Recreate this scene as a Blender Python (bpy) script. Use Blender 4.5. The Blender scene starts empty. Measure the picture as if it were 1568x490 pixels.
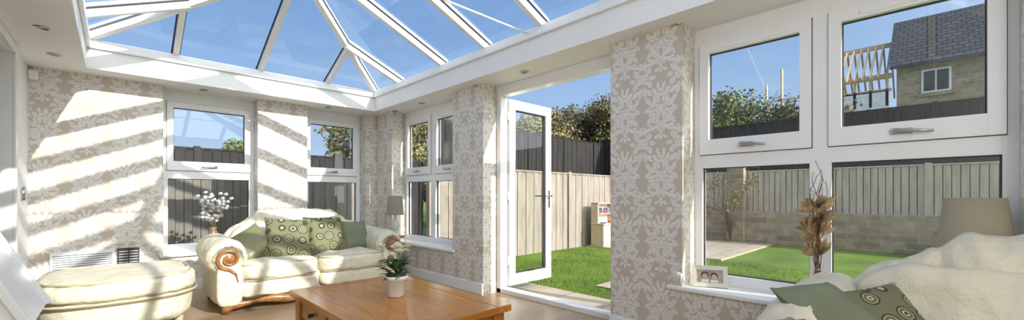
import bpy, math, random
from mathutils import Vector, Matrix, noise
random.seed(7)
S=bpy.context.scene
COL=S.collection
try:
    S.view_settings.view_transform='Standard'
    S.view_settings.look='None'
except Exception as e: print(e)

# ------------------------------------------------------------------ node expression helper
class E:
    def __init__(s,nt,k): s.nt=nt; s.k=k
    def _m(s,op,*a):
        n=s.nt.nodes.new('ShaderNodeMath'); n.operation=op
        for i,v in enumerate(a):
            if isinstance(v,E): s.nt.links.new(v.k,n.inputs[i])
            else: n.inputs[i].default_value=float(v)
        return E(s.nt,n.outputs[0])
    def __add__(s,o): return s._m('ADD',s,o)
    __radd__=__add__
    def __sub__(s,o): return s._m('SUBTRACT',s,o)
    def __rsub__(s,o): return s._m('SUBTRACT',o,s)
    def __mul__(s,o): return s._m('MULTIPLY',s,o)
    __rmul__=__mul__
    def __truediv__(s,o): return s._m('DIVIDE',s,o)
    def __pow__(s,o): return s._m('POWER',s,o)
    def abs(s): return s._m('ABSOLUTE',s)
    def mod(s,o): return s._m('FLOORED_MODULO',s,o)
    def min(s,o): return s._m('MINIMUM',s,o)
    def max(s,o): return s._m('MAXIMUM',s,o)
    def sqrt(s): return s._m('SQRT',s)
    def cos(s): return s._m('COSINE',s)
    def atan2(s,o): return s._m('ARCTAN2',s,o)
    def gt(s,o): return s._m('GREATER_THAN',s,o)

def newmat(name):
    m=bpy.data.materials.new(name); m.use_nodes=True
    nt=m.node_tree; b=nt.nodes['Principled BSDF']
    return m,nt,b
def ramp(nt,fac,stops,interp='LINEAR'):
    r=nt.nodes.new('ShaderNodeValToRGB'); r.color_ramp.interpolation=interp
    el=r.color_ramp.elements
    el[0].position=stops[0][0]; el[0].color=(*stops[0][1],1)
    el[1].position=stops[1][0]; el[1].color=(*stops[1][1],1)
    for p,c in stops[2:]:
        e=el.new(p); e.color=(*c,1)
    nt.links.new(fac,r.inputs[0]); return r.outputs[0]
def coords(nt,kind='Object',scale=(1,1,1),rot=(0,0,0)):
    t=nt.nodes.new('ShaderNodeTexCoord'); m=nt.nodes.new('ShaderNodeMapping')
    m.inputs['Scale'].default_value=scale; m.inputs['Rotation'].default_value=rot
    nt.links.new(t.outputs[kind],m.inputs[0]); return m.outputs[0]
def tnoise(nt,vec,scale,detail=4,rough=.5):
    n=nt.nodes.new('ShaderNodeTexNoise'); n.inputs['Scale'].default_value=scale
    n.inputs['Detail'].default_value=detail; n.inputs['Roughness'].default_value=rough
    if vec: nt.links.new(vec,n.inputs['Vector'])
    return n
def bump(nt,b,h,strength=.3,dist=.01):
    n=nt.nodes.new('ShaderNodeBump'); n.inputs['Strength'].default_value=strength
    n.inputs['Distance'].default_value=dist
    nt.links.new(h,n.inputs['Height']); nt.links.new(n.outputs[0],b.inputs['Normal'])
def simple(name,c,rough=.5,metal=0,nscale=0,namp=.12,bs=0,bd=.005,spec=None):
    m,nt,b=newmat(name)
    b.inputs['Roughness'].default_value=rough; b.inputs['Metallic'].default_value=metal
    if spec is not None: b.inputs['Specular IOR Level'].default_value=spec
    v=coords(nt); n=tnoise(nt,v,nscale or 8)
    lo=tuple(x*(1-namp) for x in c); hi=tuple(min(1,x*(1+namp)) for x in c)
    nt.links.new(ramp(nt,n.outputs[0],[(.3,lo),(.7,hi)]),b.inputs['Base Color'])
    if bs: bump(nt,b,n.outputs[0],bs,bd)
    return m
def wood(name,c1,c2,axis_scale=(1,12,12),rough=.4,sc=3,bs=.1):
    m,nt,b=newmat(name); v=coords(nt,'Object',axis_scale)
    n=tnoise(nt,v,sc,6,.6)
    nt.links.new(ramp(nt,n.outputs[0],[(.3,c1),(.7,c2)]),b.inputs['Base Color'])
    b.inputs['Roughness'].default_value=rough
    bump(nt,b,n.outputs[0],bs,.003); return m

M_white=simple('plaster_white',(.87,.86,.83),.6,namp=.01)
M_upvc=simple('upvc_white',(.88,.88,.87),.25,namp=.01)
M_dark=simple('gasket_dark',(.03,.03,.035),.5)
M_chrome=simple('chrome',(.45,.45,.45),.2,1,namp=.03)

def leather(name,c):
    m,nt,b=newmat(name); v=coords(nt)
    n1=tnoise(nt,v,3.5,3); n2=tnoise(nt,v,13,5,.55)
    nt.links.new(ramp(nt,n1.outputs[0],[(.3,tuple(x*.9 for x in c)),(.7,c)]),b.inputs['Base Color'])
    vo=nt.nodes.new('ShaderNodeTexVoronoi'); vo.inputs['Scale'].default_value=160; nt.links.new(v,vo.inputs['Vector'])
    h=E(nt,n1.outputs[0])*1.5+E(nt,n2.outputs[0])*1.0+E(nt,vo.outputs[0])*.05
    bump(nt,b,h.k,.5,.035); b.inputs['Roughness'].default_value=.42
    return m
M_leather=leather('cream_leather',(.78,.72,.55))
M_pipe=simple('leather_piping',(.54,.47,.31),.5)

def wallpaper():
    m,nt,b=newmat('damask_wallpaper')
    g=nt.nodes.new('ShaderNodeNewGeometry'); sp=nt.nodes.new('ShaderNodeSeparateXYZ')
    nt.links.new(g.outputs['Position'],sp.inputs[0])
    nz=tnoise(nt,g.outputs['Position'],42,3)
    s2=nt.nodes.new('ShaderNodeSeparateXYZ'); nt.links.new(nz.outputs['Color'],s2.inputs[0])
    u=E(nt,sp.outputs[0])+E(nt,sp.outputs[1])+(E(nt,s2.outputs[0])-.5)*.028
    v=E(nt,sp.outputs[2])+(E(nt,s2.outputs[1])-.5)*.028
    W,H=.30,.50
    def motif(ox,oy,leaves,R,k):
        x=((u+ox).mod(W)-W/2).abs(); y=(v+oy).mod(H)-H/2
        th=y.atan2(x); r=(x*x+y*y).sqrt()
        f=r/((th*k).cos()*(R*.22)+R)-1.0
        f=f.max(.14-(r/R-.5).abs()*2.4)
        for (cx,cy,a,bb,ang) in leaves:
            c,s=math.cos(math.radians(ang)),math.sin(math.radians(ang))
            dx=x-cx; dy=y-cy
            p=(dx*(c/a)+dy*(s/a)); q=(dx*(-s/bb)+dy*(c/bb))
            e=p*p+q*q-1.0
            if bb>.015: e=e.max(.10-q.abs())
            f=f.min(e)
        return f
    A=[(.066,.045,.030,.024,40),(.070,-.020,.030,.024,-15),(.035,.085,.034,.026,75),(.100,.070,.034,.016,60),(.105,.005,.030,.016,-40),
       (.040,-.070,.036,.024,-60),(.085,-.075,.040,.016,-50),(.018,-.120,.042,.016,-85),(.055,-.135,.034,.013,-35),(.0,.130,.026,.030,0),
       (.048,.140,.034,.014,60),(.022,.180,.032,.012,80),(.085,.125,.024,.011,20),(.085,-.120,.022,.010,10),(.0,-.19,.012,.04,0),(.030,-.200,.022,.010,-30)]
    B=[(.05,.050,.038,.020,60),(.055,-.045,.040,.018,-50),(.020,.095,.035,.018,85),(.020,-.105,.045,.016,-80),(.082,.0,.026,.016,0),(.052,-.1,.026,.012,-20),(.05,.1,.024,.012,30)]
    f=motif(0,0,A,.046,7).min(motif(W/2,H/2,B,.038,6))
    mp=nt.nodes.new('ShaderNodeMapRange'); mp.interpolation_type='SMOOTHSTEP'
    nt.links.new(f.k,mp.inputs[0]); mp.inputs[1].default_value=.14; mp.inputs[2].default_value=-.14
    c=ramp(nt,mp.outputs[0],[(0,(.575,.505,.415)),(1,(.77,.74,.69))])
    nt.links.new(c,b.inputs['Base Color']); b.inputs['Roughness'].default_value=.45
    bump(nt,b,mp.outputs[0],.1,.002)
    return m
M_paper=wallpaper()

def glassmat(name,tint,base=.05,gr=.75):
    m=bpy.data.materials.new(name); m.use_nodes=True; nt=m.node_tree; nt.nodes.clear()
    o=nt.nodes.new('ShaderNodeOutputMaterial'); mx=nt.nodes.new('ShaderNodeMixShader')
    t=nt.nodes.new('ShaderNodeBsdfTransparent'); g=nt.nodes.new('ShaderNodeBsdfGlossy'); f=nt.nodes.new('ShaderNodeLayerWeight')
    t.inputs[0].default_value=(*tint,1); g.inputs['Roughness'].default_value=.0
    g.inputs['Color'].default_value=(.92,.96,1,1)
    k=(E(nt,f.outputs['Facing'])**5.0)*gr+base
    nt.links.new(k.k,mx.inputs[0]); nt.links.new(t.outputs[0],mx.inputs[1]); nt.links.new(g.outputs[0],mx.inputs[2])
    nt.links.new(mx.outputs[0],o.inputs[0]); return m
M_glass=glassmat('window_glass',(.95,.965,.955),.06,.5)
M_roofglass=glassmat('roof_glass',(.88,.935,.985),.04,.4)

# ------------------------------------------------------------------ mesh builder
class MB:
    def __init__(s,name,mats):
        s.name=name; s.mats=mats; s.v=[]; s.f=[]; s.mi=[]; s.sm=[]
    def add(s,vf,mat=0,smooth=False,M=None):
        v,f=vf; o=len(s.v)
        if M is not None: v=[tuple(M@Vector(p)) for p in v]
        s.v+= [tuple(p) for p in v]
        for q in f: s.f.append([i+o for i in q]); s.mi.append(mat); s.sm.append(smooth)
        return s
    def box(s,x0,x1,y0,y1,z0,z1,mat=0,M=None):
        return s.add(g_box(x0,x1,y0,y1,z0,z1),mat,False,M)
    def make(s,bevel=0,seg=2,parent=None,M=None,loc=None):
        me=bpy.data.meshes.new(s.name); me.from_pydata(s.v,[],s.f)
        for m in s.mats: me.materials.append(m)
        me.polygons.foreach_set('material_index',s.mi); me.polygons.foreach_set('use_smooth',s.sm)
        me.update()
        ob=bpy.data.objects.new(s.name,me); COL.objects.link(ob)
        if M is not None: ob.matrix_world=M
        if bevel:
            b=ob.modifiers.new('bevel','BEVEL'); b.width=bevel; b.segments=seg; b.limit_method='ANGLE'; b.angle_limit=math.radians(50)
        if parent: ob.parent=parent
        return ob
def g_box(x0,x1,y0,y1,z0,z1):
    x0,x1=min(x0,x1),max(x0,x1); y0,y1=min(y0,y1),max(y0,y1); z0,z1=min(z0,z1),max(z0,z1)
    v=[(x0,y0,z0),(x1,y0,z0),(x1,y1,z0),(x0,y1,z0),(x0,y0,z1),(x1,y0,z1),(x1,y1,z1),(x0,y1,z1)]
    f=[(3,2,1,0),(4,5,6,7),(0,1,5,4),(1,2,6,5),(2,3,7,6),(3,0,4,7)]
    return v,f
def g_bar(p,q,w,h,off=0):
    p=Vector(p);q=Vector(q);t=(q-p).normalized();z=Vector((0,0,1))
    if abs(t.z)>.98: z=Vector((1,0,0))
    s=t.cross(z).normalized(); u=s.cross(t).normalized()
    v=[]
    for P in (p,q):
        for a,b in ((-1,-1),(1,-1),(1,1),(-1,1)):
            v.append(tuple(P+s*a*w/2+u*(b*h/2+off)))
    f=[(0,1,2,3),(7,6,5,4),(0,4,5,1),(1,5,6,2),(2,6,7,3),(3,7,4,0)]
    return v,f
def g_lathe(prof,seg=32):
    v=[];f=[]
    for r,z in prof:
        for i in range(seg):
            a=2*math.pi*i/seg; v.append((r*math.cos(a),r*math.sin(a),z))
    for j in range(len(prof)-1):
        for i in range(seg):
            k=(i+1)%seg; f.append((j*seg+i,j*seg+k,(j+1)*seg+k,(j+1)*seg+i))
    return v,f
def g_tube(pts,r,seg=8,closed=False):
    pts=[Vector(p) for p in pts]; n=len(pts); v=[];f=[]
    up=Vector((0,0,1)); prev=None
    for i,p in enumerate(pts):
        a=pts[(i-1)%n] if (closed or i>0) else p; b=pts[(i+1)%n] if (closed or i<n-1) else p
        t=(b-a).normalized() if (b-a).length>1e-9 else Vector((0,0,1))
        if prev is None:
            s=t.cross(up)
            if s.length<.1: s=t.cross(Vector((1,0,0)))
        else: s=prev-t*prev.dot(t)
        s.normalize(); prev=s; u=t.cross(s)
        rr=r[i] if isinstance(r,(list,tuple)) else r
        for k in range(seg):
            an=2*math.pi*k/seg; v.append(tuple(p+(s*math.cos(an)+u*math.sin(an))*rr))
    m=n if closed else n-1
    for i in range(m):
        j=(i+1)%n
        for k in range(seg):
            l=(k+1)%seg; f.append((i*seg+k,i*seg+l,j*seg+l,j*seg+k))
    if not closed:
        f.append(tuple(range(seg))[::-1]); f.append(tuple((n-1)*seg+k for k in range(seg)))
    return v,f
def g_puff(c,d,k=5,n=14,fn=None):
    idx={};v=[];f=[]
    def vid(p):
        key=tuple(round(a,5) for a in p)
        if key in idx: return idx[key]
        q=(abs(p[0])**k+abs(p[1])**k+abs(p[2])**k)**(1/k)
        x,y,z=(a/q for a in p)
        P=[c[0]+x*d[0],c[1]+y*d[1],c[2]+z*d[2]]
        if fn: P=fn(P,(x,y,z))
        idx[key]=len(v); v.append(tuple(P)); return idx[key]
    rng=[-1+2*i/n for i in range(n+1)]
    rng=[math.copysign(abs(a)**.8,a) if a else 0 for a in rng]
    for ax in range(3):
        for sg in (-1,1):
            for i in range(n):
                for j in range(n):
                    q=[]
                    for a,b in ((i,j),(i+1,j),(i+1,j+1),(i,j+1)):
                        p=[0,0,0]; p[ax]=sg; p[(ax+1)%3]=rng[a]; p[(ax+2)%3]=rng[b]; q.append(vid(p))
                    f.append(tuple(q) if sg>0 else tuple(q[::-1]))
    return v,f
def g_pillow(a,b,t,n=18):
    v=[];f=[]
    for sd in (1,-1):
        o=len(v)
        for i in range(n+1):
            for j in range(n+1):
                u=-1+2*i/n; w=-1+2*j/n
                x=a*u*(1-.09*(1-w*w)*abs(u)); y=b*w*(1-.09*(1-u*u)*abs(w))
                h=t*max(0,(1-u**4)*(1-w**4))**.55
                h*=1+.06*math.sin(5*u+2*w)
                v.append((x,y,sd*h))
        for i in range(n):
            for j in range(n):
                q=(o+i*(n+1)+j,o+(i+1)*(n+1)+j,o+(i+1)*(n+1)+j+1,o+i*(n+1)+j+1)
                f.append(q if sd>0 else q[::-1])
    return v,f
def g_leaf(base,dirv,up,L,W,curl=.3,n=5):
    base=Vector(base);d=Vector(dirv).normalized();s=d.cross(Vector(up))
    if s.length<.01: s=d.cross(Vector((1,0,0)))
    s.normalize();nn=s.cross(d)
    v=[];f=[]
    for i in range(n+1):
        t=i/n; w=W*math.sin(math.pi*min(1,t*.93+.05))**.8
        c=base+d*L*t-nn*curl*L*t*t
        v+= [tuple(c-s*w/2+nn*w*.15),tuple(c),tuple(c+s*w/2+nn*w*.15)]
    for i in range(n):
        o=i*3; f+=[(o,o+1,o+4,o+3),(o+1,o+2,o+5,o+4)]
    return v,f
def T(x,y,z,rx=0,ry=0,rz=0,s=1):
    return Matrix.Translation((x,y,z))@Matrix.Rotation(rz,4,'Z')@Matrix.Rotation(ry,4,'Y')@Matrix.Rotation(rx,4,'X')@Matrix.Scale(s,4)

# ------------------------------------------------------------------ dimensions
AP,AW=2.934,3.155      # right wall pier plane / window plane
BP,BW=6.06,6.28        # back wall pier plane / window plane
XL=-.60; YF=-1.9; CZ=2.35
HX0,HX1,HY0,HY1=-.20,2.75,-.9,5.74   # lantern hole
ZT=2.58

# ---- room shell
w=MB('wall_right',[M_paper,M_white])
XO=3.24
for y0,y1 in ((5.566,6.36),(3.476,4.05),(1.254,1.85),(-.90,-.30)): w.box(AP,XO,y0,y1,0,CZ,0)
w.box(AP,XO,4.05,5.566,0,.42,0); w.box(AP,XO,-.30,1.254,0,.42,0); w.box(AP,XO,YF,-.90,0,CZ,0)
w.make()
w=MB('wall_back',[M_paper,M_white])
YO=6.36
w.box(XL-.12,.392,BP,YO,0,CZ); w.box(1.32,1.92,BP,YO,0,CZ); w.box(2.76,AP-.001,BP,YO,0,CZ)
w.box(.392,1.32,BP,YO,0,.40); w.box(1.92,2.76,BP,YO,0,.40)
w.make()
w=MB('wall_left',[M_white])
w.box(XL-.12,XL,5.23,BP-.001,0,CZ); w.box(XL-.12,XL,YF,3.9,0,CZ); w.box(XL-.12,XL,3.9,5.23,2.27,CZ)
w.make()
w=MB('wall_front',[M_white]); w.box(XL-.12,XO,YF-.12,YF,0,CZ); w.make()
hall=simple('hall_paint',(.52,.56,.64),.7,namp=.02)
w=MB('wall_hall',[hall]); w.box(-2.6,-2.5,3.0,6.3,0,CZ); w.box(-2.5,XL-.12,6.2,6.3,0,CZ); w.box(-2.5,XL-.12,3.0,3.1,0,CZ); w.make()
c=MB('ceiling',[M_white])
X0,X1,Y0,Y1=XL-.12,XO+.02,YF-.12,YO+.02
c.box(X0,HX0,Y0,Y1,CZ,ZT); c.box(HX1,X1,Y0,Y1,CZ,ZT); c.box(HX0,HX1,Y0,HY0,CZ,ZT); c.box(HX0,HX1,HY1,Y1,CZ,ZT)
c.make()
c=MB('ceiling_hall',[hall]); c.box(-2.6,X0,3.0,6.3,CZ,CZ+.1); c.make()
t=MB('trim_lantern',[M_upvc])
for (a,b,cc,d) in ((HX0,HX0+.03,HY0,HY1),(HX1-.03,HX1,HY0,HY1),(HX0,HX1,HY0,HY0+.03),(HX0,HX1,HY1-.03,HY1)):
    t.box(a,b,cc,d,ZT-.035,ZT+.05)
for (a,b,cc,d) in ((HX0-.08,HX0+.01,HY0-.08,HY1+.08),(HX1-.01,HX1+.08,HY0-.08,HY1+.08),(HX0,HX1,HY0-.08,HY0+.01),(HX0,HX1,HY1-.01,HY1+.08)):
    t.box(a,b,cc,d,ZT,ZT+.06)
t.make(.006)
m,nt,b=newmat('oak_laminate'); v=coords(nt,'Object',(1,1,1))
br=nt.nodes.new('ShaderNodeTexBrick'); nt.links.new(v,br.inputs['Vector'])
br.inputs['Scale'].default_value=1; br.inputs['Brick Width'].default_value=1.2; br.inputs['Row Height'].default_value=.13
br.inputs['Mortar Size'].default_value=.002
br.inputs['Color1'].default_value=(.56,.40,.24,1); br.inputs['Color2'].default_value=(.48,.32,.18,1); br.inputs['Mortar'].default_value=(.2,.12,.06,1)
n=tnoise(nt,coords(nt,'Object',(2,25,1)),4,6)
mx=nt.nodes.new('ShaderNodeMixRGB'); mx.blend_type='MULTIPLY'; mx.inputs[0].default_value=.6
nt.links.new(br.outputs[0],mx.inputs[1]); nt.links.new(ramp(nt,n.outputs[0],[(.3,(.7,.65,.6)),(.7,(1,1,1))]),mx.inputs[2])
nt.links.new(mx.outputs[0],b.inputs['Base Color']); b.inputs['Roughness'].default_value=.3
w=MB('floor',[m]); w.box(XL-2,XO,YF-.12,YO,-.12,0); w.make()
w=MB('baseboard_right',[M_upvc]); 
for y0,y1 in ((3.476,BP),(YF,1.85)): w.box(AP-.018,AP,y0,y1,0,.12)
w.make(.004)
w=MB('baseboard_back',[M_upvc]); w.box(XL,AP-.02,BP-.018,BP,0,.12); w.make(.004)
w=MB('baseboard_left',[M_upvc]); w.box(XL,XL+.018,5.3,BP-.02,0,.12); w.make(.004)
w=MB('trim_doorway',[M_upvc]); w.box(XL,XL+.02,5.23,5.30,0,2.34); w.box(XL,XL+.02,3.83,3.9,0,2.34); w.box(XL,XL+.02,3.9,5.23,2.27,2.34); w.make(.004)

# ---- windows
def mapper(kind):
    if kind=='right': return lambda s0,s1,d0,d1,z0,z1: (AW+d0,AW+d1,s0,s1,z0,z1)
    return lambda s0,s1,d0,d1,z0,z1: (s0,s1,BW+d0,BW+d1,z0,z1)
def window(name,kind,units,z0=.42,zh=CZ):
    P=mapper(kind)
    w=MB(name,[M_upvc,M_glass,M_dark,M_chrome])
    def B(*a,mat=0): w.box(*P(*a),mat)
    def pane(s0,s1,dp,z0,z1):
        if kind=='right': v=[(AW+dp,s0,z0),(AW+dp,s1,z0),(AW+dp,s1,z1),(AW+dp,s0,z1)]
        else: v=[(s0,BW+dp,z0),(s1,BW+dp,z0),(s1,BW+dp,z1),(s0,BW+dp,z1)]
        w.add((v,[(0,1,2,3)]),1)
    s0,s1=units[0][0],units[-1][1]
    B(s0,s1,.01,.07,2.27,zh)
    for a,b in units:
        F=.055
        B(a,a+F,0,.07,z0,2.27); B(b-F,b,0,.07,z0,2.27)
        B(a+F,b-F,0,.07,z0,.527); B(a+F,b-F,0,.07,1.306,1.41); B(a+F,b-F,0,.07,2.215,2.27)
        c,d=a+F-.012,b-F+.012; q=.062
        B(c,c+q,-.02,.05,1.405,2.222); B(d-q,d,-.02,.05,1.405,2.222)
        B(c+q,d-q,-.02,.05,1.405,1.515); B(c+q,d-q,-.02,.05,2.15,2.222)
        def gask(s0,s1,z0,z1,dp):
            g=.006
            B(s0,s0+g,dp-.004,dp+.02,z0,z1,mat=2);B(s1-g,s1,dp-.004,dp+.02,z0,z1,mat=2)
            B(s0+g,s1-g,dp-.004,dp+.02,z0,z0+g,mat=2);B(s0+g,s1-g,dp-.004,dp+.02,z1-g,z1,mat=2)
        gask(a+F,b-F,.527,1.306,.03); gask(c+q,d-q,1.515,2.15,.02)
        B(c-.004,c,-.002,.0,1.40,2.226,mat=2); B(d,d+.004,-.002,.0,1.40,2.226,mat=2); B(c,d,-.002,0,1.400,1.404,mat=2); B(c,d,-.002,0,2.223,2.227,mat=2)
        pane(a+F,b-F,.037,.527,1.306); pane(c+q,d-q,.027,1.515,2.15)
        m=(a+b)/2
        B(m-.2,m+.2,-.03,-.018,2.165,2.19); 
        B(m-.02,m+.07,-.032,-.02,1.445,1.475,mat=3)
        pts=[(m+.05,-.04,1.462),(m+.05,-.06,1.462),(m+.02,-.064,1.46),(m-.05,-.062,1.452),(m-.10,-.055,1.448)]
        if kind=='right': pts=[(AW+p[1],p[0],p[2]) for p in pts]
        else: pts=[(p[0],BW+p[1],p[2]) for p in pts]
        w.add(g_tube(pts,[.012,.011,.01,.009,.008],8),3,True)
        B(m+.035,m+.065,-.045,-.03,1.447,1.477,mat=3)
    return w.make(.004)
window('window_1','back',[(.392,1.32)],.40)
window('window_2','back',[(1.92,2.76)],.40)
window('window_3','right',[(4.05,4.808),(4.808,5.566)])
window('window_4','right',[(-.30,.485),(.485,1.254)])
def sill(name,x0,x1,y0,y1,z0,z1):
    w=MB(name,[M_upvc]); w.box(x0,x1,y0,y1,z0,z1); w.make(.008,3)
sill('trim_sill_far',AP-.035,AW+.02,4.0,5.62,.42,.45)
sill('trim_sill_near',AP-.035,AW+.02,-.34,1.36,.42,.45)
sill('trim_sill_back_a',.36,1.35,BP-.035,BW+.02,.40,.43)
sill('trim_sill_back_b',1.89,2.79,BP-.035,BW+.02,.40,.43)

# ---- french doors
w=MB('trim_door_frame',[M_upvc,M_dark])
w.box(AW-.02,AW+.085,3.411,3.476,0,CZ);w.box(AW-.02,AW+.085,1.85,1.915,0,CZ);w.box(AW-.02,AW+.085,1.915,3.411,2.235,CZ);w.box(AW-.02,AW+.10,1.85,3.476,0,.05)
w.make(.004)
def leaf(name,x0,y0,y1,side):
    w=MB(name,[M_upvc,M_glass,M_dark,M_chrome]); x1=x0+.74; a,b=.06,2.22; st=.1
    w.box(x0,x0+st,y0,y1,a,b);w.box(x1-st,x1,y0,y1,a,b);w.box(x0+st,x1-st,y0,y1,a,a+.13);w.box(x0+st,x1-st,y0,y1,b-.11,b)
    g=.012; zz0,zz1=a+.13,b-.11
    for yy in (y0+.008,y1-.02):
        w.box(x0+st,x0+st+g,yy,yy+.012,zz0,zz1,2);w.box(x1-st-g,x1-st,yy,yy+.012,zz0,zz1,2)
        w.box(x0+st,x1-st,yy,yy+.012,zz0,zz0+g,2);w.box(x0+st,x1-st,yy,yy+.012,zz1-g,zz1,2)
    ym=(y0+y1)/2; w.add(([(x0+st,ym,zz0),(x1-st,ym,zz0),(x1-st,ym,zz1),(x0+st,ym,zz1)],[(0,1,2,3)]),1)
    w.box(x1,x1+.003,ym-.012,ym+.012,a+.05,b-.05,3)
    for yy,sg in ((y0,-1),(y1,1)):
        w.box(x1-.065,x1-.035,yy,yy+sg*.012,.95,1.17,3)
        w.add(g_tube([(x1-.05,yy+sg*.01,1.1),(x1-.05,yy+sg*.055,1.1),(x1-.08,yy+sg*.06,1.1),(x1-.17,yy+sg*.058,1.1)],.010,8),3,True)
    for z in (.35,1.1,2.02):
        w.add(g_tube([(x0-.012,(y0 if side<0 else y1),z-.05),(x0-.012,(y0 if side<0 else y1),z+.05)],.014,10),0,True)
    return w.make(.004)
leaf('door_1',AW+.11,3.40,3.46,-1)
leaf('door_2',AW+.11,1.865,1.925,1)

# ---- lantern roof
ex0,ex1,ey0,ey1=HX0-.05,HX1+.05,HY0-.05,HY1+.05
zE=2.66; half=(ex1-ex0)/2; zR=zE+.66; cx=(ex0+ex1)/2; ry0,ry1=ey0+half,ey1-half
def zr(dist): return zE+(zR-zE)*min(1,dist/half)
r=MB('roof_lantern',[M_upvc,M_dark,M_roofglass,M_chrome])
def rafter(p,q,w0=.05,h=.07):
    r.add(g_bar(p,q,w0,h,-.035)); r.add(g_bar(p,q,w0+.03,.012,.0),1); r.add(g_bar(p,q,w0+.012,.03,.025))
rafter((cx,ry0,zR),(cx,ry1,zR),.10,.12)
for x,sx in ((ex0,1),(ex1,-1)):
    rafter((x,ey1,zE),(cx,ry1,zR),.06); rafter((x,ey0,zE),(cx,ry0,zR),.06)
ys=[5.02,4.0,3.22,2.44,1.66,.88,.0]
for y in ys:
    d=min(half,ey1-y,y-ey0)
    for x,sg in ((ex0,1),(ex1,-1)): rafter((x,y,zE),(x+sg*d,y,zr(d)))
for dx in (-.80,0,.80):
    x=cx+dx; d=half-abs(dx)
    rafter((x,ey1,zE),(x,ey1-d,zr(d))); rafter((x,ey0,zE),(x,ey0+d,zr(d)))
for y in (2.60,): r.add(g_tube([(HX0,y,ZT+.02),(HX1,y,ZT+.02)],.009,8),0,True)
r.add(g_lathe([(0,-.10),(.07,-.09),(.09,-.05),(.09,.02)],24),0,True,T(cx,ry1,zR))
e=[(ex0,ey0,zE),(ex1,ey0,zE),(ex1,ey1,zE),(ex0,ey1,zE),(cx,ry0,zR),(cx,ry1,zR)]
r.add((e,[(0,1,4),(1,2,5,4),(2,3,5),(3,0,4,5)]),2)
r.make(.003,1)

m_lens=simple('downlight_lens',(.35,.33,.3),.2,.6)
for i,(x,y) in enumerate([(2.955,3.6),(2.955,2.86),(2.958,1.3),(2.955,4.78),(2.955,5.5),(2.15,5.93),(.75,5.98),(-.389,4.6),(-.388,5.4)]):
    d=MB('ceiling_downlight',[M_chrome,m_lens])
    d.add(g_lathe([(.030,.004),(.032,-.004),(.040,-.008),(.046,-.004),(.047,.0)],24),0,True)
    d.add(g_lathe([(0,-.001),(.032,-.001)],24),1,True)
    d.make(M=T(x,y,CZ-.001))

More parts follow.
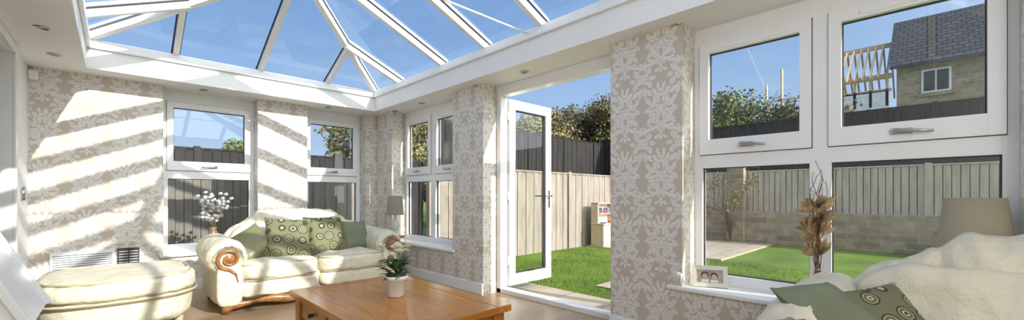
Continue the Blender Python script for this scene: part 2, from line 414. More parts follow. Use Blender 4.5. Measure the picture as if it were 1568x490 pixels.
# ------------------------------------------------------------------ furniture
M_plinth=wood('sofa_wood',(.20,.075,.02),(.42,.19,.06),(8,8,8),.25)
def smooth(a,b,x):
    t=max(0,min(1,(x-a)/(b-a))); return t*t*(3-2*t)
def loop_rr(hx,hy,k,n=56):
    out=[]
    for i in range(n):
        a=2*math.pi*i/n; c,s=math.cos(a),math.sin(a)
        q=(abs(c)**k+abs(s)**k)**(1/k); out.append((hx*c/q,hy*s/q))
    return out
def wr(p,amp=.012,sc=5):
    return amp*noise.noise(Vector((p[0]*sc,p[1]*sc,p[2]*sc)))
def sofa(name,L,D,M):
    s=MB(name,[M_leather,M_pipe,M_plinth])
    hl=L/2
    s.add(g_puff((0,.02,.20),(hl-.14,D/2-.06,.12),9,14),0,True)
    N=40; v=[];f=[]
    for i in range(N+1):
        x=-hl+.12+(2*hl-.24)*i/N; t=abs(x)/(hl-.12)
        zb=.0 if t>.93 else .055+.02*math.cos(t*math.pi*3)
        zt=.115+.012*math.cos(t*math.pi*4)
        yb=-D/2+.0+.03*smooth(.8,1,t)-.015*math.cos(t*math.pi/2)
        v+=[(x,yb,zb),(x,yb,zt),(x,yb+.05,zt),(x,yb+.05,zb)]
    for i in range(N):
        o=i*4
        for a,b in ((0,1),(1,2),(2,3),(3,0)): f.append((o+a,o+4+a,o+4+b,o+b))
    f.append((0,1,2,3)); f.append((N*4+3,N*4+2,N*4+1,N*4))
    s.add((v,f),2,True)
    for sx in (-1,1):
        s.box(sx*(hl-.16)-.04,sx*(hl-.16)+.04,D/2-.14,D/2-.06,0,.1,2)
    cw=(hl-.24)
    for sx in (-1,1):
        cxm=sx*cw/2
        def fn(P,u):
            P=list(P); P[2]+=.02*(1-u[0]**2)*(1-u[1]**2)*(1 if u[2]>0 else 0)+wr(P,.022,7)
            P[1]+= -.02*(1-u[0]**2)*(1 if u[1]<-.5 else 0)
            return P
        s.add(g_puff((cxm,-D/2+.30,.365),(cw/2+.0,.34,.095),5,24,fn),0,True)
        s.add(g_puff((cxm,-D/2+.075,.205),(cw/2-.005,.085,.085),4,14,fn),0,True)
        for zz in (.29,.44):
            lp=[(cxm+a,-D/2+.30+b,zz+.002*math.sin(i)) for i,(a,b) in enumerate(loop_rr(cw/2-.008,.33,5))]
            s.add(g_tube(lp,.007,6,True),1,True)
    xm=hl-.20; NX=96; NT=32; v=[];f=[]
    for i in range(NX+1):
        x=-xm+2*xm*i/NX; ax=abs(x)
        h=.79+.15*(1-smooth(.40,.62,ax))+.012*math.cos(x*9)
        crease=math.exp(-((ax-.47)/.03)**2); h-=.035*crease
        ty=.155*(1-.22*crease)*(1+.05*math.cos(x*22))
        en=max(.02,(1-(ax/xm)**8))**.5
        z0=.22; zc=(z0+h)/2; hz=(h-z0)/2
        for j in range(NT):
            a=2*math.pi*j/NT; c_,s_=math.cos(a),math.sin(a); q=(abs(c_)**3+abs(s_)**3)**(1/3)
            zz=zc+hz*en*s_/q; lean=.10*(zz-.3)
            fat=1+.35*smooth(.55,.85,zz)
            yy=D/2-.23+lean+ty*en*c_/q*(fat if c_<0 else 1)*.85
            p=(x,yy,zz); k=wr(p,.034,9)+wr(p,.02,18)
            v.append((x,yy-k,zz+k*.6))
    for i in range(NX):
        for j in range(NT):
            k=(j+1)%NT; f.append((i*NT+j,i*NT+k,(i+1)*NT+k,(i+1)*NT+j))
    f.append(tuple(range(NT))); f.append(tuple(NX*NT+j for j in range(NT))[::-1])
    s.add((v,f),0,True)
    for sx in (-1,1):
        s.add(g_puff((sx*cw*.48,D/2-.36,.60),(cw*.47,.10,.20),3.2,20,lambda P,u:[P[0],P[1]+.12*(P[2]-.5)+wr(P,.035,8),P[2]+wr(P,.025,7)]),0,True)
    for sx in (-1,1):
        ax=hl-.165
        s.add(g_puff((sx*(hl-.19),.0,.27),(.125,D/2-.03,.20),6,14,lambda P,u:[P[0],P[1],P[2]]),0,True)
        NS=56;NK=32;v=[];f=[]
        for i in range(NS+1):
            t=i/NS; y=-D/2+(D-.12)*t
            cap=(1-(2*t-1)**14)**.5 if 0<t<1 else 0
            cap=max(cap,.72 if t<.5 else .4)
            rr=.16*cap*(1+.04*math.sin(t*6))
            for j in range(NK):
                a=2*math.pi*j/NK
                puck=1+.04*math.cos(a*14)*math.exp(-t*9)+.02*math.cos(t*40)*math.cos(a)+wr((t*2,math.cos(a),math.sin(a)+sx*5),.10,2.2)
                R=rr*puck
                v.append((sx*(ax)+R*1.02*math.cos(a),y,.515+.04*t+R*math.sin(a)))
        for i in range(NS):
            for j in range(NK):
                k=(j+1)%NK; f.append((i*NK+j,i*NK+k,(i+1)*NK+k,(i+1)*NK+j))
        f.append(tuple(range(NK))); f.append(tuple(NS*NK+j for j in range(NK))[::-1])
        s.add((v,f),0,True)
        s.add(g_puff((sx*(hl-.175),-D/2+.035,.27),(.105,.05,.20),4,12),0,True)
        MM=T(sx*ax,-D/2-.002,.515,math.pi/2)
        s.add(g_lathe([(0,.022),(.02,.026),(.03,.016),(.045,.014)],24),2,True,MM)
        sp=[];rad=[]
        for i in range(46):
            a=-math.pi*.5+sx*(i/45)*math.pi*2.4; q=.098-.055*i/45
            sp.append((sx*ax+q*math.cos(a)*1.0,-D/2-.010,.515+q*math.sin(a))); rad.append(.018-.006*i/45)
        s.add(g_tube(sp,rad,8),2,True)
        s.add(g_tube([(sx*(ax-.0),-D/2-.008,.415),(sx*(ax-.05),-D/2-.012,.37),(sx*(ax-.07),-D/2-.012,.29)],[.018,.012,.005],8),2,True)
    return s.make(M=M)
sofa('sofa',1.96,.98,T(1.57,5.02,0))
sofa('sofa',2.05,1.02,T(2.375,-.50,0,rz=-math.pi/2))

def patmat(name,base,seed,sc=8.5):
    m,nt,b=newmat(name); v=coords(nt,'Object')
    vo=nt.nodes.new('ShaderNodeTexVoronoi'); vo.inputs['Scale'].default_value=sc; vo.inputs['Randomness'].default_value=.5
    mp=nt.nodes.new('ShaderNodeMapping'); mp.inputs['Location'].default_value=(seed,seed*.7,0); mp.inputs['Scale'].default_value=(1,1,.02)
    nt.links.new(v,mp.inputs[0]); nt.links.new(mp.outputs[0],vo.inputs['Vector'])
    dk=(.06,.055,.025); wh=(.46,.44,.31); ol=(.14,.13,.055)
    nt.links.new(ramp(nt,vo.outputs['Distance'],[(0,wh),(.09,dk),(.17,wh),(.22,ol),(.33,wh),(.37,dk),(.46,base)],'CONSTANT'),b.inputs['Base Color'])
    b.inputs['Roughness'].default_value=.85
    return m
M_p1=patmat('sage_ring_fabric',(.19,.185,.095),1.3); M_sat=simple('olive_satin',(.20,.20,.09),.38,nscale=3)
M_sage=simple('sage_fabric',(.18,.20,.12),.8)
M_p2=patmat('sage_ring_fabric_small',(.17,.17,.09),2.1,13)
R=math.radians
def cushion(nm,mat,size,t,x,y,z,rx,ry,rz,spin=0):
    c=MB(nm,[mat]); c.add(g_pillow(size,size,t),0,True); o=c.make(M=T(x,y,z,rx,ry,rz)@Matrix.Rotation(R(spin),4,'Z')); return o
cushion('throw_cushion',M_sat,.18,.07,1.00,4.86,.61,R(56),R(0),R(-14),38)
cushion('throw_cushion',M_p1,.225,.07,1.32,4.78,.655,R(66),R(0),R(-8),-4)
cushion('throw_cushion',M_p1,.225,.07,1.74,4.85,.66,R(68),R(3),R(4),5)
cushion('throw_cushion',M_sage,.19,.06,2.10,4.92,.62,R(68),R(3),R(12))
cushion('throw_cushion',M_p2,.185,.06,2.19,.14,.575,R(46),R(0),R(-52),10)
cushion('throw_cushion',M_sage,.17,.055,2.04,.27,.625,R(34),R(0),R(-25))
o=MB('ottoman',[M_leather,M_pipe])
def of(P,u):
    P=list(P); k=wr(P,.02,5)+wr(P,.02,11)
    return [P[0]+k*.5,P[1]-.10*(1-u[0]**2)*(1 if u[1]<0 else .3),P[2]+k*.8+.015*(1-u[0]**2)*(1-u[1]**2)]
o.add(g_puff((.035,4.95,.19),(.475,.52,.155),4,24,of),0,True)
o.add(g_puff((.035,4.95,.365),(.50,.545,.095),4,28,of),0,True)
for zz,g in ((.28,.0),(.442,-.035),(.29,.012)):
    lp=[]
    for a,b_ in loop_rr(.493+g,.538+g,4):
        ux=a/.5; lp.append((.035+a,4.95+b_-.10*(1-min(1,ux*ux))*(1 if b_<0 else .3),zz))
    o.add(g_tube(lp,.009,6,True),1,True)
for x in (-.36,.40):
    for y in (4.6,5.3): o.add(g_lathe([(.03,0),(.035,.06)],12),1,True,T(x,y,0))
o.make()

# coffee table
M_tab=wood('orange_pine',(.42,.15,.02),(.60,.255,.05),(14,1.2,14),.14,2.2,.04)
M_tab2=wood('orange_pine_rail',(.34,.115,.018),(.50,.205,.042),(1.2,14,14),.16,2.2,.04)
c=MB('coffee_table',[M_tab,M_tab2,M_dark])
tx0,tx1,ty0,ty1=.835,1.66,1.71,3.0
ZT_=.47
c.box(tx0+.10,tx1-.10,ty0+.10,ty1-.10,ZT_-.038,ZT_-.001,0)
c.box(tx0,tx0+.098,ty0,ty1,ZT_-.04,ZT_,0);c.box(tx1-.098,tx1,ty0,ty1,ZT_-.04,ZT_,0)
c.box(tx0+.099,tx1-.099,ty0,ty0+.098,ZT_-.04,ZT_,1);c.box(tx0+.099,tx1-.099,ty1-.098,ty1,ZT_-.04,ZT_,1)
c.box(tx0+.05,tx1-.05,ty0+.05,ty1-.05,.29,ZT_-.04,1)
for x in (tx0+.03,tx1-.11):
    for y in (ty0+.03,ty1-.11): c.box(x,x+.08,y,y+.08,0,ZT_-.04,1)
c.box(tx0+.06,tx1-.06,ty0+.06,ty1-.06,.12,.145,0)
for y in (ty0+.33,ty1-.33):
    c.box(tx0+.042,tx0+.05,y-.22,y+.22,.305,.415,1)
    c.add(g_lathe([(0,.03),(.016,.026),(.01,.01),(.012,0)],16),2,True,T(tx0+.042,y,.36,0,-math.pi/2))
c.make(.006,3)

M_pot=simple('white_ceramic',(.85,.85,.85),.2,namp=.01); M_soil=simple('soil',(.05,.03,.02),.9)
M_leaf=simple('plant_leaf',(.10,.17,.06),.4,nscale=20,namp=.4); M_petal=simple('cream_petal',(.90,.86,.68),.6,nscale=30)
p=MB('potted_rose',[M_pot,M_soil,M_leaf,M_petal])
K=T(1.27,2.35,.4705)
p.add(g_lathe([(0,.0),(.046,0),(.05,.005),(.066,.105),(.072,.107),(.073,.13),(.066,.131),(.062,.11),(0,.108)],40),0,True,K)
p.add(g_lathe([(0,.112),(.064,.112)],24),1,True,K)
for i in range(85):
    a=random.uniform(0,2*math.pi); el=random.uniform(.0,1.2); r0=random.uniform(.0,.06); h=random.uniform(.12,.22)
    b0=Vector((r0*math.cos(a),r0*math.sin(a),h)); d=Vector((math.cos(a)*math.cos(el),math.sin(a)*math.cos(el),math.sin(el)))
    p.add(g_leaf(b0,d,(0,0,1),random.uniform(.05,.085),random.uniform(.022,.035),random.uniform(.1,.5)),2,True,K)
for i in range(14):
    a=random.uniform(0,6.28); q=random.uniform(.02,.09); 
    p.add(g_tube([(0,0,.11),(q*.4*math.cos(a),q*.4*math.sin(a),.2),(q*math.cos(a),q*math.sin(a),.28)],.002,5),2,True,K)
for i in range(14):
    a=random.uniform(0,6.28); q=random.uniform(.0,.10); z=random.uniform(.27,.35)-q*.3
    ctr=Vector((q*math.cos(a),q*math.sin(a),z))
    for j in range(14):
        b_=j*2.4; el=.2+j*.09; d=Vector((math.cos(b_)*math.cos(el),math.sin(b_)*math.cos(el),math.sin(el)))
        p.add(g_leaf(ctr,d,(0,0,1),.032-.0007*j,.026,-.4,3),3,True,K)
p.make()

# lamps
def shade(name,a,b_):
    m,nt,b=newmat(name); n=tnoise(nt,coords(nt,'Object',(60,60,300)),3)
    nt.links.new(ramp(nt,n.outputs[0],[(.3,a),(.7,b_)]),b.inputs['Base Color']); b.inputs['Roughness'].default_value=.9; return m
M_shade=shade('lampshade_linen',(.27,.235,.175),(.32,.285,.22)); M_shade2=shade('lampshade_linen_warm',(.34,.295,.195),(.40,.35,.24))
M_green=simple('green_ceramic',(.60,.65,.52),.25); M_tabw=wood('side_table_wood',(.25,.12,.05),(.4,.2,.08))
def lamp(x,y,zt,r0,r1,h,zs,ms):
    l=MB('table_lamp',[ms,M_green,M_chrome]); zb=zt
    l.add(g_lathe([(r1,0),(r0,h),(r0-.004,h),(r1-.004,0),(r1,0)],48),0,True,T(0,0,zs-zb))
    l.add(g_tube([(r0-.003,0,h+zs-zb-.01),(0,0,h+zs-zb-.02),(-r0+.003,0,h+zs-zb-.01)],.003,6),2,True)
    H=zs-zb
    l.add(g_lathe([(0,0),(.06,0),(.062,.015),(.03,.03),(.025,.05),(.055,H*.35),(.06,H*.5),(.03,H*.75),(.014,H*.85),(.01,H+h*.5),(0,H+h*.5)],28),1,True)
    l.add(g_lathe([(0,h*.35+H),(.03,h*.45+H),(.03,h*.6+H),(0,h*.75+H)],16),2,True)
    l.make(M=T(x,y,zb))
def side_table(x,y,z,r=.17):
    t=MB('side_table',[M_tabw]); t.add(g_lathe([(0,z-.025),(r-.01,z-.025),(r,z-.015),(r,z),(0,z)],32),0,True)
    t.add(g_lathe([(0,0),(.12,0),(.12,.02),(.03,.05),(.02,z*.5),(.035,z-.06),(.05,z-.025)],20),0,True); t.make(M=T(x,y,0))
side_table(2.76,5.16,.55,.14); lamp(2.77,5.16,.551,.095,.115,.26,.84,M_shade)
lamp(3.0,-.145,.4505,.105,.133,.255,.835,M_shade2)

M_vase=glassmat('clear_vase_glass',(.86,.82,.78),.12,.8)
M_dry=simple('dried_leaf',(.46,.32,.17),.8,nscale=25,namp=.35); M_stick=simple('curly_willow',(.22,.14,.09),.8)
d=MB('dried_flower_vase',[M_vase,M_dry,M_stick]); K=T(3.0,.475,.4505)
d.add(g_lathe([(0,0),(.045,0),(.055,.02),(.052,.06),(.028,.15),(.022,.20),(.03,.225),(.026,.225),(.018,.2),(.024,.15),(.046,.06),(.04,.02),(0,.012)],32),0,True,K)
random.seed(11)
for i in range(10):
    a=random.uniform(0,6.28); q=random.uniform(.01,.04); pts=[]
    for j in range(26):
        t=j/25; w_=.025*t*math.sin(t*13+i); pts.append((q*math.cos(a)*t*1.2+w_,q*math.sin(a)*t+.03*t*math.cos(t*12+i*2),.05+t*random.uniform(.74,.78)*(.78+.03*i)))
    d.add(g_tube(pts,[.0032-.0015*k/25 for k in range(26)],5),2,True,K)
for i in range(24):
    a=random.uniform(0,6.28); z=random.uniform(.28,.58); dr=Vector((math.cos(a)*.5,math.sin(a)*.5,random.uniform(.2,1)))
    for k in range(5):
        ang=(k-2)*.26; dd=Matrix.Rotation(ang,3,'X')@dr
        d.add(g_leaf((.01*math.cos(a),.01*math.sin(a),z),dd,(math.sin(a),-math.cos(a),.2),random.uniform(.07,.11),.036,random.uniform(-.2,.3)),1,True,K)
d.make()
M_wf=simple('white_blossom',(.85,.84,.80),.7); M_brn=simple('brown_vase',(.22,.14,.08),.4)
d=MB('blossom_vase',[M_brn,M_wf,M_stick]); K=T(.86,6.14,.4305)
d.add(g_lathe([(0,0),(.05,0),(.075,.06),(.08,.12),(.05,.22),(.035,.26),(.045,.29),(.04,.29),(.03,.26),(0,.25)],28),0,True,K)
for i in range(18):
    a=random.uniform(0,6.28); q=random.uniform(.05,.19); h=random.uniform(.42,.68)
    tip=Vector((q*math.cos(a),q*math.sin(a)*.3,h))
    d.add(g_tube([(0,0,.27),(tip.x*.4,tip.y*.4,.27+(h-.27)*.6),tuple(tip)],.0025,5),2,True,K)
    for k in range(5):
        cc=Vector((0,0,.27)).lerp(tip,.5+.13*k)+Vector((random.uniform(-.025,.025),0,random.uniform(-.025,.025)))
        for j in range(7):
            b_=j*.9; dd=Vector((math.cos(b_),math.sin(b_)*.7,.5+.5*math.sin(b_*2)))
            d.add(g_leaf(cc,dd,(0,0,1),.040,.028,-.2,3),1,True,K)
d.make()
M_cf=simple('cream_frame',(.74,.70,.60),.4); M_pic=simple('photo_backdrop',(.45,.34,.28),.4,nscale=14,namp=.4)
M_skin=simple('photo_skin',(.62,.40,.31),.5); M_hair=simple('photo_hair',(.10,.06,.04),.6)
f=MB('photo_frame',[M_cf,M_pic,M_skin,M_hair,M_wf])
W_,H_=.115,.075
f.box(-W_,-W_+.03,-.01,.01,0,2*H_);f.box(W_-.03,W_,-.01,.01,0,2*H_);f.box(-W_+.03,W_-.03,-.01,.01,0,.03);f.box(-W_+.03,W_-.03,-.01,.01,2*H_-.03,2*H_)
f.box(-W_+.03,W_-.03,-.002,.006,.03,2*H_-.03,1)
for x,z in ((-.03,.075),(.03,.07)):
    f.add(g_lathe([(0,.001),(.026,.001),(.026,0)],20),3,False,T(x,-.003,z+.008,math.pi/2)); f.add(g_lathe([(0,.002),(.019,.002),(.019,0)],20),2,False,T(x,-.0035,z,math.pi/2))
    f.box(x-.025,x+.025,-.005,-.003,.031,z-.02,4)
f.box(-.01,.01,.01,.06,0,.01)
f.make(.003,2,M=T(3.03,1.10,.452,R(-10),0,R(-62)))
f=MB('shell_ornament',[M_cf]); f.add(g_puff((0,0,.05),(.03,.05,.05),2.2,10,lambda P,u:[P[0]*(1+.2*math.sin(u[1]*18)),P[1],P[2]]),0,True); f.make(M=T(2.94,1.29,.451))

g=MB('wall_vent',[M_upvc,M_dark]); dz=.04
g.box(-.46,.0,BP-.03,BP,.27+dz,.50+dz);
for i in range(9): g.add(g_bar((-.44,BP-.034,.292+dz+i*.022),(-.02,BP-.034,.292+dz+i*.022),.012,.006),0); 
for i in range(9): g.box(-.44,-.02,BP-.033,BP-.03,.283+dz+i*.022,.289+dz+i*.022,1)
g.box(.02,.19,BP-.035,BP,.27+dz,.50+dz,1)
for i in range(7): g.box(.03,.10,BP-.04,BP-.035,.29+dz+i*.029,.296+dz+i*.029,0); g.box(.11,.18,BP-.04,BP-.035,.29+dz+i*.029,.296+dz+i*.029,0)
g.make()
g=MB('alarm_sensor',[M_upvc]); g.box(XL+.001,XL+.07,BP-.06,BP,2.22,2.31); g.make(.01,3)
g=MB('door_hinge',[M_chrome]); g.box(XL,XL+.012,5.62,5.66,1.07,1.17); g.box(XL,XL+.012,5.68,5.72,1.07,1.17); g.add(g_tube([(XL+.014,5.67,1.06),(XL+.014,5.67,1.18)],.01,10),0,True); g.make()
dh=MB('dolls_house',[M_upvc,M_white])
dh.box(-.56,-.28,2.62,3.10,0,.56)
v=[(-.59,2.58,.55),(-.25,2.58,.55),(-.42,2.58,.92),(-.59,3.14,.55),(-.25,3.14,.55),(-.42,3.14,.92)]
dh.add((v,[(0,1,2),(5,4,3),(0,3,4,1),(1,4,5,2),(2,5,3,0)]),0)
for y in (2.57,3.145):
    dh.add(g_bar((-.245,y,.55),(-.42,y,.935),.02,.03),1)
for y in (2.72,2.9): 
    dh.box(-.285,-.272,y,y+.1,.3,.45,1)
dh.make(.004)

# ------------------------------------------------------------------ outdoors
GZ=-.10
m,nt,b=newmat('lawn_grass'); v=coords(nt)
n1=tnoise(nt,v,1.2,4); n2=tnoise(nt,v,60,4,.7)
k=(E(nt,n1.outputs[0])*.5+E(nt,n2.outputs[0])*.5)
nt.links.new(ramp(nt,k.k,[(.35,(.075,.145,.012)),(.62,(.20,.31,.03))]),b.inputs['Base Color']); b.inputs['Roughness'].default_value=.9
bump(nt,b,n2.outputs[0],.8,.04); M_grass=m
w=MB('lawn_ground',[M_grass]); w.box(-60,90,-60,80,GZ-.3,GZ); w.make()
w=MB('grass_blades',[M_grass]); random.seed(3); V=[];F=[]
for i in range(26000):
    x=random.uniform(3.99,7.95); y=random.uniform(1.2,5.7)
    if random.random()<(x-3.9)/7: continue
    if 4.5<x<5.05 and 2.55<y<3.15: continue
    a=random.uniform(0,3.14); h=random.uniform(.02,.045); q=.004; o=len(V)
    V+=[(x-q*math.cos(a),y-q*math.sin(a),GZ),(x+q*math.cos(a),y+q*math.sin(a),GZ),(x+random.uniform(-.01,.02),y+random.uniform(-.02,.02),GZ+h)]
    F.append((o,o+1,o+2))
w.add((V,F)); w.make()
m,nt,b=newmat('sandstone_paving'); v=coords(nt)
br=nt.nodes.new('ShaderNodeTexBrick'); nt.links.new(v,br.inputs['Vector']); br.inputs['Scale'].default_value=1
br.inputs['Brick Width'].default_value=.9; br.inputs['Row Height'].default_value=.6; br.inputs['Mortar Size'].default_value=.012
br.inputs['Color1'].default_value=(.50,.42,.31,1); br.inputs['Color2'].default_value=(.42,.35,.27,1); br.inputs['Mortar'].default_value=(.25,.22,.18,1)
n=tnoise(nt,v,5,5); mx=nt.nodes.new('ShaderNodeMixRGB'); mx.blend_type='MULTIPLY'; mx.inputs[0].default_value=.5
nt.links.new(br.outputs[0],mx.inputs[1]); nt.links.new(ramp(nt,n.outputs[0],[(.3,(.7,.7,.7)),(.7,(1,1,1))]),mx.inputs[2]); nt.links.new(mx.outputs[0],b.inputs['Base Color'])
b.inputs['Roughness'].default_value=.85; M_pave=m
w=MB('patio_paving',[M_pave]); w.box(XO,3.98,-3,5.7,GZ,GZ+.035); w.make()
w=MB('corner_paving',[M_pave]); w.box(8.0,11.4,2.7,5.7,GZ,GZ+.03); w.make()
w=MB('stepping_stone',[M_pave]); w.box(4.55,5.0,2.6,3.1,GZ,GZ+.02); w.make(.01)
m,nt,b=newmat('coursed_stone'); g_=nt.nodes.new('ShaderNodeNewGeometry'); sp=nt.nodes.new('ShaderNodeSeparateXYZ'); nt.links.new(g_.outputs['Position'],sp.inputs[0])
cb=nt.nodes.new('ShaderNodeCombineXYZ'); nt.links.new((E(nt,sp.outputs[0])+E(nt,sp.outputs[1])).k,cb.inputs[0]); nt.links.new(sp.outputs[2],cb.inputs[1])
br=nt.nodes.new('ShaderNodeTexBrick'); nt.links.new(cb.outputs[0],br.inputs['Vector']); br.inputs['Scale'].default_value=1
br.inputs['Brick Width'].default_value=.38; br.inputs['Row Height'].default_value=.14; br.inputs['Mortar Size'].default_value=.012
br.inputs['Color1'].default_value=(.48,.37,.24,1); br.inputs['Color2'].default_value=(.30,.235,.155,1); br.inputs['Mortar'].default_value=(.42,.36,.28,1)
n=tnoise(nt,g_.outputs['Position'],6,5); mx=nt.nodes.new('ShaderNodeMixRGB'); mx.blend_type='MULTIPLY'; mx.inputs[0].default_value=.7
nt.links.new(br.outputs[0],mx.inputs[1]); nt.links.new(ramp(nt,n.outputs[0],[(.3,(.55,.55,.55)),(.7,(1,1,1))]),mx.inputs[2]); nt.links.new(mx.outputs[0],b.inputs['Base Color']); b.inputs['Roughness'].default_value=.9
M_stone=m
M_fence=wood('weathered_fence',(.22,.19,.155),(.35,.31,.265),(6,6,.8),.9,2,.3)
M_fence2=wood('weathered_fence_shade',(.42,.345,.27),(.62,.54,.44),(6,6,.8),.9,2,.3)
M_black=wood('black_fence',(.012,.011,.011),(.035,.032,.03),(6,6,.8),.9,2,.3)
M_back=simple('fence_gap_shade',(.05,.04,.03),.95)  # dark backing sheet added behind boards, paints the shade in the gaps
def fence(name,p0,p1,z0,z1,mat,bw=.12,post=1.85,dirn=1,cover=.92):
    w=MB(name,[mat,M_back]); p0=Vector((*p0,0));p1=Vector((*p1,0)); L=(p1-p0).length; t=(p1-p0)/L; nn=Vector((t.y,-t.x,0))*dirn
    n=int(L/bw); random.seed(5)
    for i in range(n):
        a=p0+t*(i*bw); c=a+t*(bw*cover); off=nn*(.014*(i%2)+random.uniform(0,.004)); h=random.uniform(-.006,.006)
        q0=a+off; q1=c+off+nn*.01
        v=[(q0.x,q0.y,z0),(q1.x,q1.y,z0),(q1.x,q1.y,z1+h),(q0.x,q0.y,z1+h)]
        bk=nn*-.016
        v+=[(x+bk.x,y+bk.y,z) for x,y,z in v]
        w.add((v,[(0,1,2,3),(7,6,5,4),(0,4,5,1),(1,5,6,2),(2,6,7,3),(3,7,4,0)]))
    zc=(z0+z1)/2
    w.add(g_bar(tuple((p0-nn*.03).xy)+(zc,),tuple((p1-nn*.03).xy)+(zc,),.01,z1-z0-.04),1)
    k=int(L/post)+1
    for i in range(k+1):
        a=p0+t*min(L,i*post); w.box(a.x-.05,a.x+.05,a.y-.05,a.y+.05,z0,z1+.05)
    w.add(g_bar((p0.x,p0.y,z1+.01),(p1.x,p1.y,z1+.01),.07,.03))
    return w.make()
fence('garden_fence',(3.75,5.80),(11.4,5.80),GZ,1.60,M_fence,.12,1.85,1,.90)
fence('garden_fence',(-7,7.3),(3.75,7.3),GZ,1.50,M_fence,.095)
fence('garden_fence',(11.78,5.6),(11.78,-8),.705,1.72,M_fence2,.12,1.85,1,.90)
fence('tall_black_fence',(6,9.2),(13.9,9.2),GZ,3.15,M_black,.14)
fence('tall_black_fence',(-10,9.6),(5.9,9.6),GZ,1.98,M_black,.14)
fence('tall_black_fence',(14,9.2),(14,-10),GZ,3.3,M_black,.14)
w=MB('garden_stone_wall',[M_stone]); w.box(11.6,11.9,-8,5.7,GZ,.70)
for y in (3.55,): w.box(11.5,11.72,y-.2,y+.2,GZ,1.85); w.box(11.46,11.75,y-.24,y+.24,1.85,1.93)
w.make(.01)

def foliage(name,c1,c2):
    m,nt,b=newmat(name); n=tnoise(nt,coords(nt),1.6,5,.7)
    nt.links.new(ramp(nt,n.outputs[0],[(.35,c1),(.65,c2)]),b.inputs['Base Color']); b.inputs['Roughness'].default_value=.7
    return m
F1=foliage('leaves_green',(.06,.095,.025),(.20,.23,.07)); F2=foliage('leaves_olive',(.14,.14,.04),(.32,.28,.09)); F3=foliage('leaves_dark',(.07,.065,.03),(.19,.16,.07))
M_bark=simple('bark',(.14,.10,.07),.9)
def tree(name,x,y,z0,H,Rr,mat,n=9000,seed=1,leaf=.17):
    random.seed(seed); t=MB(name,[mat,M_bark]); V=[];F=[]
    blobs=[]
    for i in range(24):
        a=random.uniform(0,6.28); q=Rr*random.uniform(.1,.9); h=H*random.uniform(.3,.88)
        blobs.append((Vector((q*math.cos(a),q*math.sin(a),h)),Rr*random.uniform(.2,.42)))
    for c,rr in blobs:
        t.add(g_tube([(0,0,H*.15),tuple(c*.5+Vector((0,0,H*.1))),tuple(c)],[.08,.05,.02],6),1,True)
        for k in range(6):
            d=Vector((random.gauss(0,1),random.gauss(0,1),random.gauss(.6,1))).normalized()*rr*1.3
            t.add(g_tube([tuple(c),tuple(c+d)],[.02,.006],4),1)
    t.add(g_tube([(0,0,0),(0,0,H*.3)],[.14,.08],8),1,True)
    for i in range(n):
        c,rr=random.choice(blobs); d=Vector((random.gauss(0,1),random.gauss(0,1),random.gauss(0,1))).normalized()
        p=c+d*rr*random.uniform(.4,1.2); s=leaf*random.uniform(.4,1.1)
        a=Vector((random.gauss(0,1),random.gauss(0,1),random.gauss(0,1))).normalized(); b_=a.cross(d)
        if b_.length<.1: continue
        b_.normalize(); o=len(V)
        V+=[tuple(p-a*s*.5),tuple(p+b_*s*.35),tuple(p+a*s*.5),tuple(p-b_*s*.35)]; F.append((o,o+1,o+2,o+3))
    t.add((V,F),0); return t.make(M=T(x,y,z0))
tree('tree',17,12.5,GZ,6.2,2.6,F3,16000,1); tree('tree',14,13.5,GZ,5.4,2.2,F2,14000,2); tree('tree',20.5,13,GZ,7.0,2.8,F3,15000,9); tree('tree',18.5,10.8,GZ,6.4,2.4,F2,15000,14)
tree('tree',18.5,8.6,GZ,5.6,2.4,F1,15000,3); tree('tree',18.5,5.6,GZ,5.6,2.3,F1,15000,4); tree('tree',19,3.3,GZ,5.0,2.0,F3,14000,5)
tree('tree',6.3,12.8,GZ,4.3,1.8,F2,15000,6,.14); tree('tree',8.8,13.2,GZ,4.5,1.8,F2,13000,7,.14); tree('tree',2.9,13.2,GZ,3.0,1.0,F1,8000,8,.13); tree('tree',11,12.3,GZ,4.6,1.8,F1,13000,10,.14)
random.seed(21)
t=MB('climbing_shrub',[F2,M_bark]); V=[];F=[]
for i in range(26):
    a=random.uniform(0,6.28); e=Vector((-.15-abs(.2*math.cos(a)),.55*math.sin(a),1.15+.45*math.cos(a*1.3)))
    t.add(g_tube([(0,0,.012),(e.x*.4,e.y*.2,.7),tuple(e)],[.012,.008,.003],5),1,True)
    for k in range(22):
        p=e+Vector((random.gauss(0,.06),random.gauss(0,.1),random.gauss(0,.1))); t.add(g_leaf(p,(random.gauss(0,1),random.gauss(0,1),random.gauss(0,1)),(0,0,1),.07,.035,.2,2),0)
t.make(M=T(11.3,3.6,GZ+.031))

# neighbour house
m,nt,b=newmat('slate_roof'); br=nt.nodes.new('ShaderNodeTexBrick')
g_=nt.nodes.new('ShaderNodeNewGeometry'); sp=nt.nodes.new('ShaderNodeSeparateXYZ'); nt.links.new(g_.outputs['Position'],sp.inputs[0]); cb=nt.nodes.new('ShaderNodeCombineXYZ')
nt.links.new(sp.outputs[1],cb.inputs[0]); nt.links.new(sp.outputs[2],cb.inputs[1]); nt.links.new(cb.outputs[0],br.inputs['Vector'])
br.inputs['Scale'].default_value=1; br.inputs['Brick Width'].default_value=.3; br.inputs['Row Height'].default_value=.2; br.inputs['Mortar Size'].default_value=.02
br.inputs['Color1'].default_value=(.06,.055,.055,1); br.inputs['Color2'].default_value=(.09,.08,.075,1); br.inputs['Mortar'].default_value=(.02,.02,.02,1)
nt.links.new(br.outputs[0],b.inputs['Base Color']); b.inputs['Roughness'].default_value=.9; b.inputs['Specular IOR Level'].default_value=.2; M_slate=m
M_timber=simple('new_timber',(.62,.45,.25),.8); M_sheet=simple('white_sheeting',(.75,.76,.80),.7)
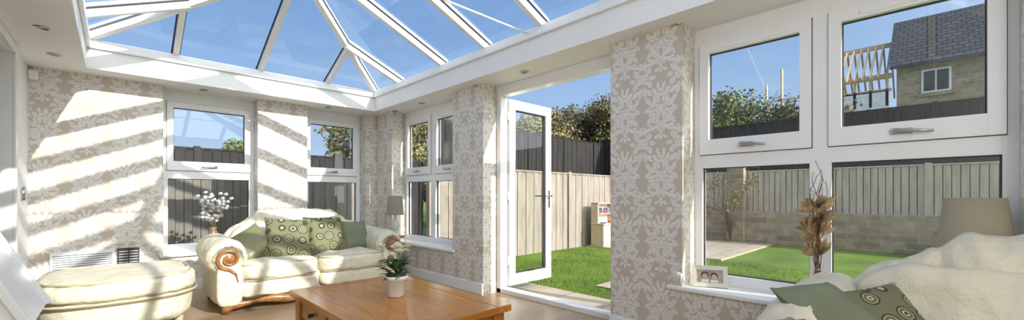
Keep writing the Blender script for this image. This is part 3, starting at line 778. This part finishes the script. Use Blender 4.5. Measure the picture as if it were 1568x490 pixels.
h=MB('neighbour_house',[M_stone,M_slate,M_upvc,M_dark])
hx,hy0,hy1=24,1.05,-9; ze=6.75; zt=9.6
h.box(hx,hx+7,hy1,hy0,GZ,ze,0)
v=[(hx-.35,hy0+.25,ze-.15),(hx-.35,hy1,ze-.15),(hx+3.5,hy1,zt),(hx+3.5,hy0+.25,zt),(hx+7.3,hy0+.25,ze-.15),(hx+7.3,hy1,ze-.15)]
h.add((v,[(0,1,2,3),(3,2,5,4)]),1)
h.add(([(hx,hy0,ze),(hx+7,hy0,ze),(hx+3.5,hy0,zt-.1)],[(0,1,2)]),0)
h.box(hx-.4,hx-.3,hy1,hy0+.2,ze-.28,ze-.15,3)
h.box(hx-.03,hx,-.55,.30,5.35,6.3,2); h.box(hx-.05,hx-.03,-.48,-.15,5.42,6.23,3); h.box(hx-.05,hx-.03,-.09,.23,5.42,6.23,3)
h.box(hx-.08,hx,-.65,.4,5.2,5.32,0)
h.make()
h=MB('timber_roof_frame',[M_timber,M_sheet,M_stone])
h.box(hx,hx+6,1.3,3.2,GZ,5.0,2)
h.box(hx-.05,hx,1.3,3.2,4.4,5.7,1)
h.add(g_bar((hx+2.5,1.2,8.3),(hx+2.5,3.3,8.3),.12,.2))
h.add(g_bar((hx,1.2,6.3),(hx,3.3,6.3),.15,.2)); h.add(g_bar((hx,1.2,5.7),(hx,3.3,5.7),.1,.12))
for i in range(8):
    y=1.35+i*.27; h.add(g_bar((hx-.3,y,6.2),(hx+2.5,y,8.3),.06,.14)); h.add(g_bar((hx+5,y,6.2),(hx+2.5,y,8.3),.06,.14))
    if i%2==0: h.add(g_bar((hx,y,5.0),(hx,y,6.3),.1,.1))
h.add(g_bar((hx-.2,2.6,5.0),(hx+1,3.1,6.9),.06,.08))
h.make()
h=MB('scaffolding',[M_timber,M_chrome]); 
for y in (4.0,4.7,5.3): 
    h.add(g_tube([(21.5,y,GZ),(21.5,y,6.3+.5*math.sin(y*3))],.05,8),0,True)
for z in (4.4,5.4): h.add(g_bar((21.5,3.8,z),(21.5,5.5,z),.05,.07))
h.make()

M_tw=simple('toy_beech',(.60,.46,.30),.6); M_red=simple('toy_red',(.55,.08,.05),.5); M_blue=simple('toy_blue',(.1,.25,.5),.5)
k=MB('toy_kitchen',[M_tw,M_upvc,M_red,M_blue,M_dark])
k.box(-.35,.35,-.17,.17,0,.5,0); k.box(-.33,-.02,-.185,-.17,.05,.44,1); k.box(.02,.33,-.185,-.17,.05,.44,1)
k.box(-.37,.37,-.2,.17,.5,.53,0); k.box(-.35,-.31,-.02,.17,.53,1.0,0); k.box(.31,.35,-.02,.17,.53,1.0,0); k.box(-.31,.31,.14,.17,.53,1.0,1)
k.box(-.31,.31,-.04,.14,.74,.76,0); k.box(-.35,.35,-.04,.17,.98,1.01,0)
for i,x in enumerate((-.24,-.12,0,.12,.23)): k.box(x-.04,x+.04,.0,.1,.76,.86+.03*(i%2),2+i%2)
k.add(g_lathe([(0,0),(.07,0),(.08,.02),(0,.02)],20),4,True,T(-.18,-.05,.53)); k.add(g_lathe([(0,0),(.07,0),(.08,.05),(0,.05)],20),2,True,T(.15,-.05,.53))
k.make(.004,M=T(8.38,5.42,GZ+.0305))

# ------------------------------------------------------------------ light
sd=Vector((-.18,.87,-.42)).normalized()
sl=bpy.data.lights.new('sun','SUN'); sl.energy=5.8; sl.angle=R(.6); sl.color=(1,.955,.87)
so=bpy.data.objects.new('sun',sl); COL.objects.link(so); so.rotation_euler=sd.to_track_quat('-Z','Y').to_euler(); so.location=(5,-20,15)
fl=bpy.data.lights.new('fill_light','POINT'); fl.energy=48; fl.shadow_soft_size=.35; fl.color=(1,.97,.93)  # added fill lamp behind the camera, brightens the interior
fo=bpy.data.objects.new('fill_light',fl); COL.objects.link(fo); fo.location=(.35,-1.0,1.8)
wd=bpy.data.worlds.new('World'); S.world=wd; wd.use_nodes=True; nt=wd.node_tree
bg=nt.nodes['Background']
tc=nt.nodes.new('ShaderNodeTexCoord'); sp=nt.nodes.new('ShaderNodeSeparateXYZ'); nt.links.new(tc.outputs['Generated'],sp.inputs[0])
sky=ramp(nt,sp.outputs[2],[(0,(.64,.78,.95)),(.12,(.44,.62,.90)),(.35,(.26,.44,.75)),(1,(.15,.29,.60))])
dt=nt.nodes.new('ShaderNodeVectorMath'); dt.operation='DOT_PRODUCT'; nt.links.new(tc.outputs['Generated'],dt.inputs[0]); dt.inputs[1].default_value=tuple(-sd)
glow=(E(nt,dt.outputs['Value']).max(0.0)**3.0)*4.2
cn=tnoise(nt,coords(nt,'Generated',(1.2,1.2,5)),2.2,7,.6)
cl=nt.nodes.new('ShaderNodeMapRange'); nt.links.new(cn.outputs[0],cl.inputs[0]); cl.inputs[1].default_value=.5; cl.inputs[2].default_value=.8; cl.inputs[4].default_value=.22
mc=nt.nodes.new('ShaderNodeMixRGB'); nt.links.new(cl.outputs[0],mc.inputs[0]); nt.links.new(sky,mc.inputs[1]); mc.inputs[2].default_value=(.8,.85,.92,1)
gc=nt.nodes.new('ShaderNodeCombineXYZ'); nt.links.new(glow.k,gc.inputs[0]); nt.links.new((glow*.96).k,gc.inputs[1]); nt.links.new((glow*.88).k,gc.inputs[2])
ad=nt.nodes.new('ShaderNodeMixRGB'); ad.blend_type='ADD'; ad.inputs[0].default_value=1; nt.links.new(mc.outputs[0],ad.inputs[1]); nt.links.new(gc.outputs[0],ad.inputs[2])
nt.links.new(ad.outputs[0],bg.inputs[0]); bg.inputs[1].default_value=1.0

# ------------------------------------------------------------------ camera
cd=bpy.data.cameras.new('camera'); cam=bpy.data.objects.new('camera',cd); COL.objects.link(cam)
cam.location=(0,0,1.1); cam.rotation_euler=(R(90),0,R(-44.2)); cd.sensor_width=36; cd.lens=36*625/1568; cd.shift_y=55/1568; cd.clip_start=.05; cd.clip_end=300
S.camera=cam
